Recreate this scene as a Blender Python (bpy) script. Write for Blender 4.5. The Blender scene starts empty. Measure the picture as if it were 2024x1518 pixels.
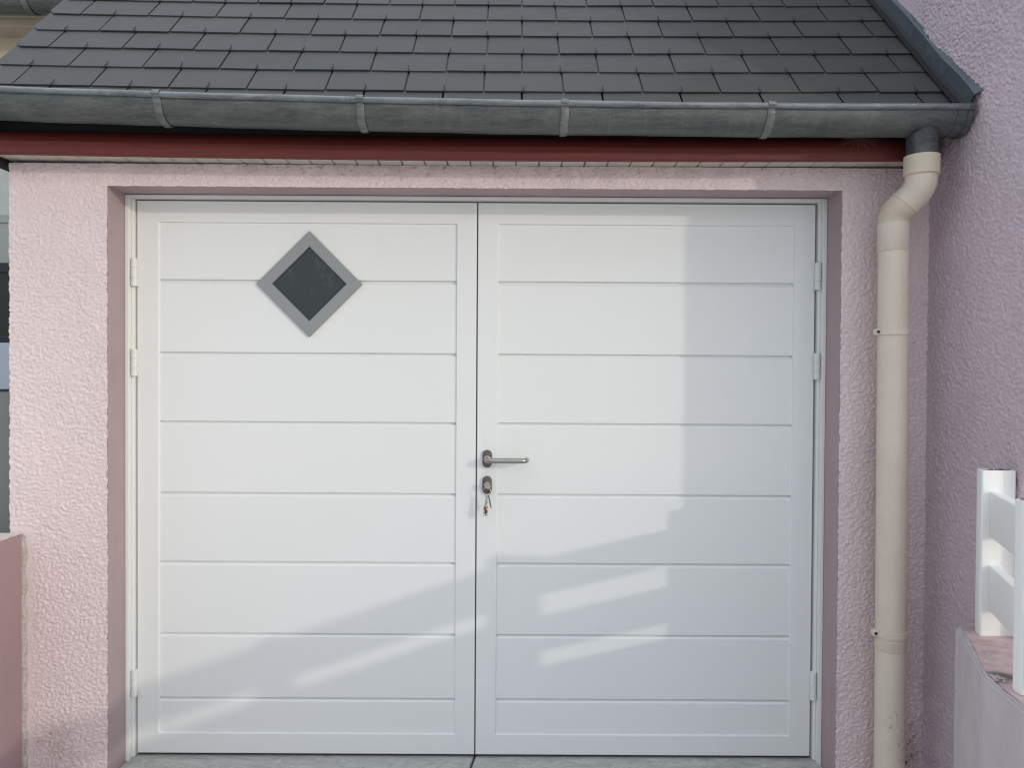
import bpy, bmesh, math, random
import numpy as np
from mathutils import Vector, Matrix
random.seed(7)
S = bpy.context.scene
COL = S.collection

# ---------------------------------------------------------------- camera
def make_camera():
    yaw, pitch, roll = (math.radians(a) for a in (0.0977, -0.7768, 0.3447))
    fw = Vector((math.sin(yaw)*math.cos(pitch), math.cos(yaw)*math.cos(pitch), math.sin(pitch)))
    rt = Vector((math.cos(yaw), -math.sin(yaw), 0)); up = rt.cross(fw)
    r2 = math.cos(roll)*rt + math.sin(roll)*up
    u2 = -math.sin(roll)*rt + math.cos(roll)*up
    cd = bpy.data.cameras.new('camera'); co = bpy.data.objects.new('camera', cd)
    m = Matrix((r2, u2, -fw)).transposed().to_4x4()
    m.translation = Vector((0.123, -2.7231, 1.3597))
    co.matrix_world = m
    cd.sensor_width = 36; cd.lens = 1520/2024*36; cd.clip_end = 2000; cd.clip_start = .01
    COL.objects.link(co); S.camera = co
make_camera()

# ---------------------------------------------------------------- sky, sun, exposure
SUN = Vector((1.26, -1.0, .378)).normalized()
W = bpy.data.worlds.new('World'); S.world = W; W.use_nodes = True
nt = W.node_tree; bgn = nt.nodes['Background']
sky = nt.nodes.new('ShaderNodeTexSky'); sky.sky_type = 'NISHITA'; sky.sun_disc = False
sky.sun_elevation = math.asin(SUN.z); sky.sun_rotation = math.atan2(SUN.x, SUN.y)
sky.altitude = 50; sky.air_density = 1.0; sky.dust_density = 2.2; sky.ozone_density = 1.0
hs = nt.nodes.new('ShaderNodeHueSaturation'); hs.inputs['Saturation'].default_value = .8
nt.links.new(sky.outputs[0], hs.inputs['Color'])
veil = nt.nodes.new('ShaderNodeMix'); veil.data_type = 'RGBA'           # thin even cloud veil over the clear sky
veil.inputs[0].default_value = .7; veil.inputs[7].default_value = (6.5, 7.15, 7.9, 1)
wtc = nt.nodes.new('ShaderNodeTexCoord'); wsep = nt.nodes.new('ShaderNodeSeparateXYZ'); nt.links.new(wtc.outputs['Generated'], wsep.inputs[0])
wmr = nt.nodes.new('ShaderNodeMapRange'); wmr.inputs['From Min'].default_value = 0; wmr.inputs['From Max'].default_value = 1
wmr.inputs['To Min'].default_value = .52; wmr.inputs['To Max'].default_value = 1.75; nt.links.new(wsep.outputs[2], wmr.inputs['Value'])
wsc = nt.nodes.new('ShaderNodeVectorMath'); wsc.operation = 'SCALE'; wsc.inputs[0].default_value = (6.5, 7.15, 7.9)   # cloud is brighter overhead
nt.links.new(wmr.outputs[0], wsc.inputs['Scale']); nt.links.new(wsc.outputs[0], veil.inputs[7])
nt.links.new(hs.outputs[0], veil.inputs[6]); nt.links.new(veil.outputs[2], bgn.inputs[0])
bgn.inputs[1].default_value = .15
sd = bpy.data.lights.new('sun', 'SUN'); sd.energy = 0.68; sd.angle = math.radians(1.0); sd.color = (1, .95, .80)
so = bpy.data.objects.new('sun', sd); so.rotation_euler = SUN.to_track_quat('Z', 'Y').to_euler(); so.location = SUN*20
COL.objects.link(so)
S.view_settings.view_transform = 'Standard'; S.view_settings.look = 'None'
S.view_settings.gamma = 1; S.view_settings.exposure = 0.12
S.cycles.use_denoising = True; S.cycles.denoising_prefilter = 'ACCURATE'; S.cycles.denoising_input_passes = 'RGB_ALBEDO_NORMAL'; S.cycles.filter_width = 1.2
S.cycles.use_adaptive_sampling = False
S.cycles.max_bounces = 8; S.cycles.diffuse_bounces = 4

# ---------------------------------------------------------------- materials
def new_mat(name, color, rough=.7, metal=0., spec=.5):
    m = bpy.data.materials.new(name); m.use_nodes = True
    b = m.node_tree.nodes['Principled BSDF']
    b.inputs['Base Color'].default_value = (*color, 1); b.inputs['Roughness'].default_value = rough
    b.inputs['Metallic'].default_value = metal; b.inputs['Specular IOR Level'].default_value = spec
    return m
class NB:
    """small node helper working in object coordinates"""
    def __init__(s, m):
        s.m = m; s.nt = m.node_tree; s.b = s.nt.nodes['Principled BSDF']
        s.tc = s.nt.nodes.new('ShaderNodeTexCoord'); s.co = s.tc.outputs['Object']
    def mapping(s, scale=(1,1,1), loc=(0,0,0), rot=(0,0,0)):
        n = s.nt.nodes.new('ShaderNodeMapping'); n.inputs['Scale'].default_value = scale
        n.inputs['Location'].default_value = loc; n.inputs['Rotation'].default_value = rot
        s.nt.links.new(s.co, n.inputs[0]); return n.outputs[0]
    def noise(s, scale, detail=4, rough=.55, dist=0, vec=None):
        n = s.nt.nodes.new('ShaderNodeTexNoise'); n.inputs['Scale'].default_value = scale
        n.inputs['Detail'].default_value = detail; n.inputs['Roughness'].default_value = rough
        n.inputs['Distortion'].default_value = dist
        s.nt.links.new(vec or s.co, n.inputs['Vector']); return n.outputs[0]
    def ramp(s, src, p0, p1, c0=(0,0,0), c1=(1,1,1)):
        n = s.nt.nodes.new('ShaderNodeValToRGB'); e = n.color_ramp.elements
        e[0].position = p0; e[1].position = p1; e[0].color = (*c0, 1); e[1].color = (*c1, 1)
        s.nt.links.new(src, n.inputs[0]); return n.outputs[0]
    def mix(s, a, b, f, mode='MIX'):
        n = s.nt.nodes.new('ShaderNodeMix'); n.data_type = 'RGBA'; n.blend_type = mode
        for k, v in ((6, a), (7, b), (0, f)):
            if isinstance(v, tuple): n.inputs[k].default_value = (*v, 1)
            elif isinstance(v, (int, float)): n.inputs[k].default_value = v
            else: s.nt.links.new(v, n.inputs[k])
        return n.outputs[2]
    def math(s, op, a, b=0.):
        n = s.nt.nodes.new('ShaderNodeMath'); n.operation = op
        for k, v in ((0, a), (1, b)):
            if isinstance(v, (int, float)): n.inputs[k].default_value = v
            else: s.nt.links.new(v, n.inputs[k])
        return n.outputs[0]
    def near(s, c, r, soft=.5):
        """1 near point c, 0 beyond the ellipsoid radii r (position of a stain or painted shade)"""
        n = s.nt.nodes.new('ShaderNodeMapping')
        n.inputs['Location'].default_value = tuple(-c[i]/r[i] for i in range(3))
        n.inputs['Scale'].default_value = tuple(1/v for v in r)
        s.nt.links.new(s.co, n.inputs[0])
        l = s.nt.nodes.new('ShaderNodeVectorMath'); l.operation = 'LENGTH'; s.nt.links.new(n.outputs[0], l.inputs[0])
        mr = s.nt.nodes.new('ShaderNodeMapRange'); mr.inputs['From Min'].default_value = 1; mr.inputs['From Max'].default_value = soft
        s.nt.links.new(l.outputs['Value'], mr.inputs['Value']); return mr.outputs[0]
    def color(s, c): s.nt.links.new(c, s.b.inputs['Base Color'])
    def rough(s, c): s.nt.links.new(c, s.b.inputs['Roughness'])
    def bump(s, h, dist=.002, strength=1.):
        n = s.nt.nodes.new('ShaderNodeBump'); n.inputs['Distance'].default_value = dist; n.inputs['Strength'].default_value = strength
        s.nt.links.new(h, n.inputs['Height']); s.nt.links.new(n.outputs[0], s.b.inputs['Normal'])

def stucco_mat(name, c, dirt_and_shade, bumpd=.0022):
    m = new_mat(name, c, .92, spec=.1); n = NB(m)
    var = n.ramp(n.noise(2.2, 5, .6), .35, .7)
    col = n.mix(tuple(v*.94 for v in c), tuple(min(v*1.05, 1) for v in c), var)
    fine = n.ramp(n.noise(150, 3), .3, .8)
    col = n.mix(col, tuple(v*.9 for v in c), n.math('MULTIPLY', fine, .25))
    for ctr, rad, tint, th, amt in dirt_and_shade:
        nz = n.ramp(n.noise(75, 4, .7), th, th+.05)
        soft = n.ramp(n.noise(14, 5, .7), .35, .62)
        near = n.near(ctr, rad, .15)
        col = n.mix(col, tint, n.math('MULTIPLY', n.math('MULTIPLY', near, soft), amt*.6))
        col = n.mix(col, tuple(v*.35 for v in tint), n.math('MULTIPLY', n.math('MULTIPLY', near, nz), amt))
    n.color(col)
    a = n.noise(140, 4, .65, .8, n.mapping((1, 1, 1.4))); b = n.noise(420, 3, .6)
    n.bump(n.math('ADD', a, n.math('MULTIPLY', b, .35)), bumpd, .9)
    return m
M = {}
PINK = (.79, .655, .66)
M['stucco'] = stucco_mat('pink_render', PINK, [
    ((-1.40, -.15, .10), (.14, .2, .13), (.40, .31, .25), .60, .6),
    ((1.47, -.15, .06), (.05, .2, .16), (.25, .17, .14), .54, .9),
    ((0, -.15, 2.06), (3.5, .2, .10), (.33, .25, .23), .60, .6)])  # last entry: brown band painted in to deepen the shade under the eave
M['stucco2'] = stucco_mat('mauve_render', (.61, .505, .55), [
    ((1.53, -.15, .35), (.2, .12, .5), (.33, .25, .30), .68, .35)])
def paint_mat(name, c, var=.05, rough=.6, specks=0, bumpd=.0004, scale=6):
    m = new_mat(name, c, rough, spec=.4); n = NB(m)
    v = n.ramp(n.noise(scale, 5, .65), .3, .7)
    col = n.mix(tuple(x*(1-var) for x in c), tuple(min(1, x*(1+var)) for x in c), v)
    if specks:
        sp = n.ramp(n.noise(120, 2, .5), .70, .73)
        col = n.mix(col, tuple(x*.45 for x in c), n.math('MULTIPLY', sp, specks))
    n.color(col)
    n.bump(n.noise(scale*25, 4, .6), bumpd, .8)
    return m
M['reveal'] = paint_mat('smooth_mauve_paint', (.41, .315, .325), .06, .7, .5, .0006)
M['lowwall'] = paint_mat('mauve_masonry_paint', (.37, .255, .265), .05, .7, .3, .0007, 3)
def greywall_mat():
    m = new_mat('weathered_lilac_paint', (.56, .51, .54), .85, spec=.2); n = NB(m)
    a = n.ramp(n.noise(5, 7, .7, .3), .32, .7)
    st = n.ramp(n.noise(16, 7, .75, .2, n.mapping((1, 1, .12))), .48, .72)
    col = n.mix((.52, .465, .485), (.62, .56, .575), a)
    col = n.mix(col, (.38, .35, .36), n.math('MULTIPLY', st, .22))
    sp = n.ramp(n.noise(55, 5, .8), .66, .70)
    col = n.mix(col, (.27, .24, .24), n.math('MULTIPLY', sp, .5))
    n.color(col); n.bump(n.noise(90, 6, .7), .0012, .9); return m
M['greywall'] = greywall_mat()
def walltop_mat():
    m = new_mat('worn_pink_coping', (.5, .37, .38), .8); n = NB(m)
    a = n.ramp(n.noise(16, 6, .7), .35, .65)
    col = n.mix((.42, .30, .31), (.60, .47, .47), a)
    g = n.ramp(n.noise(22, 5, .7, .6), .42, .46)
    col = n.mix(col, (.13, .13, .10), n.math('MULTIPLY', g, n.near((1.30, -.885, .6), (.06, .045, .2), .6)))
    n.color(col); n.bump(n.noise(60, 5, .7), .002, .8); return m
M['coping'] = walltop_mat()
M['door'] = paint_mat('white_powder_coat', (.80, .81, .80), .008, .42, 0, .00012, 2.5)
M['frame'] = paint_mat('offwhite_powder_coat', (.80, .80, .785), .006, .45, 0, .00002, 3)
M['hinge'] = paint_mat('hinge_white_paint', (.76, .765, .74), .02, .4, 0, .0002, 12)
M['pvc_white'] = paint_mat('white_pvc', (.88, .88, .86), .02, .35, .0, .0001, 8)
M['rubber'] = new_mat('dark_rubber', (.03, .03, .035), .7)
M['ms'] = new_mat('grey_aluminium', (.30, .31, .31), .5, .25)
def glass_mat():
    m = new_mat('smoked_glass', (.03, .037, .04), .12, 0, .6); n = NB(m)
    mp = n.mapping((1, 1, .6))
    s1 = n.ramp(n.noise(11, 5, .7, .2, mp), .45, .68)
    s2 = n.ramp(n.noise(40, 6, .8, 0, mp), .45, .85)
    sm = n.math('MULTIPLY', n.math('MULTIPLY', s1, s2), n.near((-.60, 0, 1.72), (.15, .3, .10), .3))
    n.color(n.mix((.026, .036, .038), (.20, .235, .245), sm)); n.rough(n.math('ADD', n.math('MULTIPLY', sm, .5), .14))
    return m
M['glass'] = glass_mat()
M['steel'] = new_mat('brushed_stainless', (.42, .39, .36), .28, 1.0)
M['steel_dark'] = new_mat('dark_brushed_plate', (.17, .15, .14), .36, .9)
M['key'] = new_mat('nickel_key', (.52, .50, .44), .25, 1.0)
M['tag_white'] = new_mat('tag_white', (.6, .58, .55), .3)
M['tag_red'] = new_mat('tag_red', (.22, .05, .05), .35)
M['tag_black'] = new_mat('tag_black', (.03, .03, .03), .35)
def zinc_mat(name, base, light, contrast=1., rough=.48):
    m = new_mat(name, base, rough, .45); n = NB(m)
    mp = n.mapping((1, 3.2, 3.2)); mp2 = n.mapping((.8, 9, 9))
    a = n.ramp(n.noise(7, 9, .8, .3, mp), .42, .62)
    b = n.ramp(n.noise(14, 9, .85, .2, mp2), .50, .66)
    c = n.ramp(n.noise(60, 4, .7), .55, .75)
    col = n.mix(base, light, n.math('MULTIPLY', a, .55*contrast))
    col = n.mix(col, tuple(v*1.25 for v in light), n.math('MULTIPLY', b, .45*contrast))
    col = n.mix(col, tuple(v*.5 for v in base), n.math('MULTIPLY', c, .35))
    dr = n.ramp(n.noise(9, 5, .75, .1, n.mapping((5, .7, .7))), .55, .72)
    col = n.mix(col, tuple(v*1.1 for v in light), n.math('MULTIPLY', dr, .3*contrast))
    n.color(col); n.rough(n.math('ADD', n.math('MULTIPLY', a, .2), rough-.08))
    n.bump(n.noise(40, 4, .6), .0005, .6)
    return m
M['zinc'] = zinc_mat('weathered_zinc', (.085, .096, .094), (.20, .212, .20))
M['zinc_clip'] = zinc_mat('bright_zinc', (.13, .142, .14), (.30, .315, .30))
M['zinc_rim'] = zinc_mat('rubbed_zinc_rim', (.13, .145, .15), (.30, .32, .325), 1., .34)
M['zinc_dark'] = zinc_mat('dark_zinc', (.062, .066, .072), (.17, .175, .18))
M['zinc_blue'] = zinc_mat('blue_grey_zinc', (.080, .096, .112), (.13, .152, .172), .6)
M['pvc'] = None
def pvc_mat():
    m = new_mat('sand_pvc', (.55, .48, .37), .42, spec=.45); n = NB(m)
    v = n.ramp(n.noise(7, 6, .7), .35, .7); st = n.ramp(n.noise(22, 5, .7, .2, n.mapping((1, 1, .15))), .5, .8)
    col = n.mix((.665, .585, .48), (.72, .64, .535), v)
    col = n.mix(col, (.54, .44, .31), n.math('MULTIPLY', st, .35))
    sp = n.ramp(n.noise(85, 3, .6, 0, n.mapping((1, 1, .7))), .60, .63)
    col = n.mix(col, (.30, .28, .22), n.math('MULTIPLY', sp, n.math('MULTIPLY', n.near((1.36, -.3, .22), (.05, .1, .12), .6), .7)))
    n.color(col); n.rough(n.math('ADD', n.math('MULTIPLY', v, .15), .36)); return m
M['pvc'] = pvc_mat()
M['pvc_ring'] = paint_mat('aged_pvc', (.63, .545, .43), .08, .5, 0, .0003, 9)
def slate_mat():
    m = new_mat('fibre_slate', (.09, .092, .095), .62, spec=.4); n = NB(m)
    at = n.nt.nodes.new('ShaderNodeAttribute'); at.attribute_name = 'tone'
    a = n.ramp(n.noise(8, 6, .65), .3, .7)
    col = n.mix((.039, .0385, .037), (.058, .056, .0535), a)
    g = n.ramp(n.noise(260, 2, .6), .3, .8)
    col = n.mix(col, (.10, .097, .09), n.math('MULTIPLY', g, .25))
    sp = n.ramp(n.noise(45, 4, .8), .735, .76)
    col = n.mix(col, (.02, .02, .02), n.math('MULTIPLY', sp, .7))
    col = n.mix(col, at.outputs['Color'], .75, 'MULTIPLY')
    n.color(col); n.rough(n.math('ADD', n.math('MULTIPLY', a, .12), .52))
    n.bump(n.noise(300, 3, .6), .0004, .8); return m
M['slate'] = slate_mat()
M['underlay'] = new_mat('dark_underlay', (.012, .012, .012), .9)
M['hook'] = new_mat('tarnished_hook', (.035, .035, .038), .5, .6)
def wood_mat():
    m = new_mat('oxblood_fascia_paint', (.13, .022, .017), .55); n = NB(m)
    g = n.ramp(n.noise(6, 6, .7, .4, n.mapping((.6, 10, 14))), .35, .7)
    col = n.mix((.112, .0165, .012), (.152, .025, .018), g)
    sp = n.ramp(n.noise(30, 4, .8, 0, n.mapping((1, 1, 4))), .70, .74)
    n.color(n.mix(col, (.09, .03, .022), n.math('MULTIPLY', sp, .5)))
    n.bump(g, .0008, .5); return m
M['fascia'] = wood_mat()
M['soffit'] = paint_mat('aged_white_boards', (.60, .56, .50), .1, .6, .5, .0005, 8)
def concrete_mat(name, c, spot=.35, sc=1.):
    m = new_mat(name, c, .85, spec=.3); n = NB(m)
    a = n.ramp(n.noise(7*sc, 7, .7, .6, n.mapping((.5, 1.6, 1))), .32, .7)
    b = n.ramp(n.noise(26*sc, 6, .75, .3, n.mapping((.5, 1.4, 1))), .52, .66)
    col = n.mix(tuple(v*.8 for v in c), tuple(v*1.22 for v in c), a)
    col = n.mix(col, tuple(v*.42 for v in c), n.math('MULTIPLY', b, spot))
    w = n.ramp(n.noise(11*sc, 6, .8, .3), .60, .66)
    col = n.mix(col, tuple(min(1, v*1.7) for v in c), n.math('MULTIPLY', w, .45))
    n.color(col); n.bump(n.noise(70*sc, 6, .7), .0015, .9); return m
M['sill'] = concrete_mat('trowelled_concrete', (.46, .46, .43), .5, 2.3)
M['drive'] = concrete_mat('drive_concrete', (.53, .52, .50), .3, .4)
M['joint'] = new_mat('bitumen_joint', (.05, .048, .042), .9)
M['greypanel'] = paint_mat('grey_green_panel', (.22, .235, .215), .04, .6, 0, .0003, 3)
M['palewall'] = paint_mat('pale_grey_render', (.58, .60, .56), .06, .9, .2, .0015, 12)
M['beige'] = paint_mat('beige_render', (.50, .43, .32), .06, .9, .1, .001, 10)
M['shutter'] = paint_mat('pale_shutter_box', (.40, .42, .40), .04, .6)
M['darkframe'] = new_mat('dark_window_frame', (.015, .018, .022), .4)
M['darkglass'] = new_mat('dark_window_glass', (.02, .024, .02), .08)
M['bluewhite'] = paint_mat('bluish_white_panel', (.55, .60, .68), .03, .5)
M['web'] = new_mat('spider_silk', (.28, .22, .20), .6)
M['debris'] = concrete_mat('hollow_post_debris', (.30, .27, .24), .8, 6)

# ---------------------------------------------------------------- mesh helpers
def add_box(bm, x0, x1, y0, y1, z0, z1, bev=0., seg=2):
    v = [bm.verts.new(c) for c in ((x0,y0,z0),(x1,y0,z0),(x1,y1,z0),(x0,y1,z0),(x0,y0,z1),(x1,y0,z1),(x1,y1,z1),(x0,y1,z1))]
    f = [bm.faces.new([v[i] for i in q]) for q in ((0,3,2,1),(4,5,6,7),(0,1,5,4),(1,2,6,5),(2,3,7,6),(3,0,4,7))]
    if bev:
        es = list({e for q in f for e in q.edges})
        bmesh.ops.bevel(bm, geom=es, offset=bev, segments=seg, affect='EDGES', profile=.5)
def add_prism(bm, pts, axis, a, b, bev=0.):
    """polygon pts (2-D) pushed along axis from a to b; axis 'y' -> pts are (x,z), 'z' -> (x,y), 'x' -> (y,z)"""
    mk = {'y': lambda p, t: (p[0], t, p[1]), 'z': lambda p, t: (p[0], p[1], t), 'x': lambda p, t: (t, p[0], p[1])}[axis]
    lo = [bm.verts.new(mk(p, a)) for p in pts]; hi = [bm.verts.new(mk(p, b)) for p in pts]; n = len(pts)
    fs = [bm.faces.new(lo), bm.faces.new(hi)]
    for i in range(n): fs.append(bm.faces.new((lo[i], lo[(i+1) % n], hi[(i+1) % n], hi[i])))
    bmesh.ops.recalc_face_normals(bm, faces=fs)
    if bev: bmesh.ops.bevel(bm, geom=list({e for q in fs for e in q.edges}), offset=bev, segments=2, affect='EDGES', profile=.5)
def add_tube(bm, path, rad, seg=20, cap=True, closed=False):
    path = [Vector(p) for p in path]; n = len(path)
    rad = rad if isinstance(rad, (list, tuple)) else [rad]*n
    rings = []; ref = None
    for i, p in enumerate(path):
        if closed: t = path[(i+1) % n]-path[i-1]
        else: t = path[min(i+1, n-1)]-path[max(i-1, 0)]
        if t.length < 1e-9: t = Vector((0, 0, 1))
        t.normalize()
        if ref is None: ref = Vector((1, 0, 0)) if abs(t.x) < .8 else Vector((0, 1, 0))
        ref = (ref - t*ref.dot(t)).normalized(); bi = t.cross(ref)
        rings.append([bm.verts.new(p + (ref*math.cos(2*math.pi*k/seg) + bi*math.sin(2*math.pi*k/seg))*rad[i]) for k in range(seg)])
    m = n if closed else n-1
    for i in range(m):
        a, b = rings[i], rings[(i+1) % n]
        for k in range(seg): bm.faces.new((a[k], a[(k+1) % seg], b[(k+1) % seg], b[k]))
    if cap and not closed:
        bm.faces.new(rings[0][::-1]); bm.faces.new(rings[-1])
def obj(name, bm, mat, parent=None, smooth=None):
    me = bpy.data.meshes.new(name)
    bmesh.ops.recalc_face_normals(bm, faces=bm.faces[:]) if smooth is not None and smooth < 0 else None
    bm.to_mesh(me); bm.free(); me.materials.append(mat)
    o = bpy.data.objects.new(name, me); COL.objects.link(o)
    if parent: o.parent = parent
    if smooth is not None:
        a = abs(smooth); me.polygons.foreach_set('use_smooth', [True]*len(me.polygons))
        me.set_sharp_from_angle(angle=math.radians(a))
    return o
def tag(o, label=None, cat=None, group=None, kind=None):
    for k, v in (('label', label), ('category', cat), ('group', group), ('kind', kind)):
        if v: o[k] = v
    return o
def thing(name, label, cat, loc=(0,0,0), group=None):
    o = bpy.data.objects.new(name, None); COL.objects.link(o); o.location = (0, 0, 0)
    o.empty_display_size = .1; return tag(o, label, cat, group)
# ---- vectorised gradient noise for the real relief of the render coats
_rng = np.random.RandomState(3); _P = _rng.permutation(1024); _A = _rng.rand(1024)*2*np.pi
def gnoise(x, y, seed=0):
    xi = np.floor(x).astype(int); yi = np.floor(y).astype(int); xf = x-xi; yf = y-yi
    u = xf*xf*xf*(xf*(xf*6-15)+10); v = yf*yf*yf*(yf*(yf*6-15)+10)
    def g(i, j, dx, dy):
        a = _A[_P[(_P[(i+seed*57) & 1023]+j) & 1023]]; return np.cos(a)*dx+np.sin(a)*dy
    n00 = g(xi, yi, xf, yf); n10 = g(xi+1, yi, xf-1, yf); n01 = g(xi, yi+1, xf, yf-1); n11 = g(xi+1, yi+1, xf-1, yf-1)
    return (n00*(1-u)+n10*u)*(1-v)+(n01*(1-u)+n11*u)*v
def stucco_h(x, z, seed=0, k=1.):
    """overlapping flattened throws of render: the upper envelope of several noise layers, with sharp creases between"""
    wx = gnoise(x/.022, z/.022, seed+1)*.008; wz = gnoise(x/.022, z/.022, seed+2)*.007
    h = None
    for i, (sx, sz, an) in enumerate(((.0150, .0088, .15), (.0125, .0080, -.25), (.0170, .0098, .45), (.0115, .0092, -.6))):
        c, s_ = math.cos(an), math.sin(an)
        u = (x+wx)*c+(z+wz)*s_; v = -(x+wx)*s_+(z+wz)*c
        n = gnoise(u/(sx*k), v/(sz*k), seed+10+i*3)
        h = n if h is None else np.maximum(h, n)
    f = gnoise((x+wz)/(.0055*k), (z+wx)/(.0045*k), seed+7)
    return .0105*h + .0013*f + .0013*gnoise(x/.11, z/.09, seed+6) - .0024

def grid_object(name, P, keep, mat, parent):
    """P: (n,m,3) vertices, keep: (n-1,m-1) bool cells"""
    n, m, _ = P.shape
    idx = np.arange(n*m).reshape(n, m)
    q = np.stack([idx[:-1, :-1], idx[1:, :-1], idx[1:, 1:], idx[:-1, 1:]], -1)[keep]
    used = np.zeros(n*m, bool); used[q.ravel()] = True
    remap = np.cumsum(used)-1
    me = bpy.data.meshes.new(name); me.from_pydata(P.reshape(-1, 3)[used].tolist(), [], remap[q].tolist())
    me.materials.append(mat); me.polygons.foreach_set('use_smooth', [True]*len(me.polygons)); me.update()
    o = bpy.data.objects.new(name, me); COL.objects.link(o); o.parent = parent; return o

# ================================================================= SETTING
def ground():
    bm = bmesh.new(); add_box(bm, -60, 60, -60, 60, -.35, -.075)
    tag(obj('driveway', bm, M['drive']), kind='structure')
ground()

# ================================================================= GARAGE
OX = 1.2255; OZ = 1.9786; WL = -1.552; WR = 1.523; ZS = 2.052
garage = thing('garage', 'small pink rendered garage with a dark slate roof around the white double doors', 'garage')
def build_wall():
    bm = bmesh.new()
    ox = OX+.02
    add_box(bm, WL+.004, -ox, -.146, .10, -.3, ZS)
    add_box(bm, ox, WR+.02, -.146, .10, -.3, ZS)
    add_box(bm, -ox, ox, -.146, .10, OZ+.02, ZS)
    add_box(bm, WL+.004, WL+.2, .10, 2.2, -.3, ZS)
    add_box(bm, WL+.2, WR, .10, .16, -.3, ZS)       # dark inside is closed off behind the door
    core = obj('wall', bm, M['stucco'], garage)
    # relief coat
    d = .0032
    xs = np.unique(np.concatenate([np.arange(WL, -OX, d), [-OX], np.arange(-OX, OX, d*1.3), [OX], np.arange(OX, WR, d), [WR]]))
    xs = xs[np.concatenate([[True], np.diff(xs) > 1e-5])]
    zs = np.unique(np.concatenate([np.arange(-.08, OZ, d), [OZ], np.arange(OZ, ZS, d), [ZS]]))
    zs = zs[np.concatenate([[True], np.diff(zs) > 1e-5])]
    X, Z = np.meshgrid(xs, zs, indexing='ij')
    H = stucco_h(X, Z, 0, .78)*.82 + .0015
    side = np.clip((X-(-1.487))/.03, 0, 1); H = H*np.where(Z < .84, .25+.75*side, 1)      # smoothed by the low wall
    Y = -.1495-H
    j1 = gnoise(Z/.016, Z*0+3.3, 8)*.0034+gnoise(Z/.006, Z*0+7.3, 9)*.0018
    j2 = gnoise(X/.016, X*0+1.7, 10)*.0019+gnoise(X/.006, X*0+5.1, 11)*.0018
    eL = np.isclose(X, -OX) & (Z <= OZ+1e-6); eR = np.isclose(X, OX) & (Z <= OZ+1e-6)
    eT = np.isclose(Z, OZ) & (np.abs(X) <= OX+1e-6); eW = np.isclose(X, WL)
    X = X+np.where(eL | eR, j1, 0)+np.where(eW, j1*1.3, 0); Z = Z+np.where(eT, j2-.001, 0)
    P = np.stack([X, Y, Z], -1)
    cx = (xs[:-1]+xs[1:])/2; cz = (zs[:-1]+zs[1:])/2
    CX, CZ = np.meshgrid(cx, cz, indexing='ij')
    keep = ~((np.abs(CX) < OX) & (CZ < OZ))
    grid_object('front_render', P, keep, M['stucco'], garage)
    # returns of the coat round its edges (back to the smooth reveal, and round the left corner)
    i = int(np.argmin(np.abs(xs+OX))); k = int(np.argmin(np.abs(xs-OX))); t = int(np.argmin(np.abs(zs-OZ)))
    def ret(line, off, name='render_edge'):
        A = line; B = line+np.array(off); B[:, 1] = -.1455
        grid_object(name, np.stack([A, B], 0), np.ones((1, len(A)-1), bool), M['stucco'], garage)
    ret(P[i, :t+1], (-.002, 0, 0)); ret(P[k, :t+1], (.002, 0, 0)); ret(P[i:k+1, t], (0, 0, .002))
    n = 24; ys = np.linspace(-.1495, .2, 90); Ys, Zs = np.meshgrid(ys, zs, indexing='ij')
    Hs = stucco_h(Ys+9, Zs, 4); Q = np.stack([WL-Hs, Ys, Zs], -1); Q[0] = P[0]
    grid_object('side_render', Q, np.ones((89, len(zs)-1), bool), M['stucco'], garage)
build_wall()
def build_reveal():
    for nm, b in (('left', (-OX-.019, -OX, -.1465, .06, -.3, OZ+.019)), ('right', (OX, OX+.019, -.1465, .06, -.3, OZ+.019))):
        bm = bmesh.new(); add_box(bm, *b); obj('reveal_jamb', bm, M['reveal'], garage)
    bm = bmesh.new(); add_box(bm, -OX+.0001, OX-.0001, -.1465, .06, OZ, OZ+.019); obj('reveal_lintel', bm, M['reveal'], garage)
build_reveal()
def build_sill():
    f = lambda y: -.0105 + (y+.0)*.06
    def slab(pts):
        bm = bmesh.new(); add_prism(bm, pts, 'z', -.30, -.0105)
        for v in bm.verts:
            if v.co.z > -.1: v.co.z = -.0105 + min(0, v.co.y)*.05
        bmesh.ops.bevel(bm, geom=[e for e in bm.edges if all(v.co.z > -.1 for v in e.verts)], offset=.003, segments=2, affect='EDGES')
        obj('threshold_slab', bm, M['sill'], garage)
    slab([(-OX+.001, -.20), (-.034, -.20), (.004, .05), (-OX+.001, .05)])
    slab([(-.025, -.20), (OX-.001, -.20), (OX-.001, .05), (.0115, .05)])
    bm = bmesh.new(); add_prism(bm, [(-.036, -.199), (-.023, -.199), (.0135, .049), (.002, .049)], 'z', -.28, -.030)
    for v in bm.verts:
        if v.co.z > -.1: v.co.z = -.0155 + min(0, v.co.y)*.05
    obj('expansion_joint', bm, M['joint'], garage)
build_sill()

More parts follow.
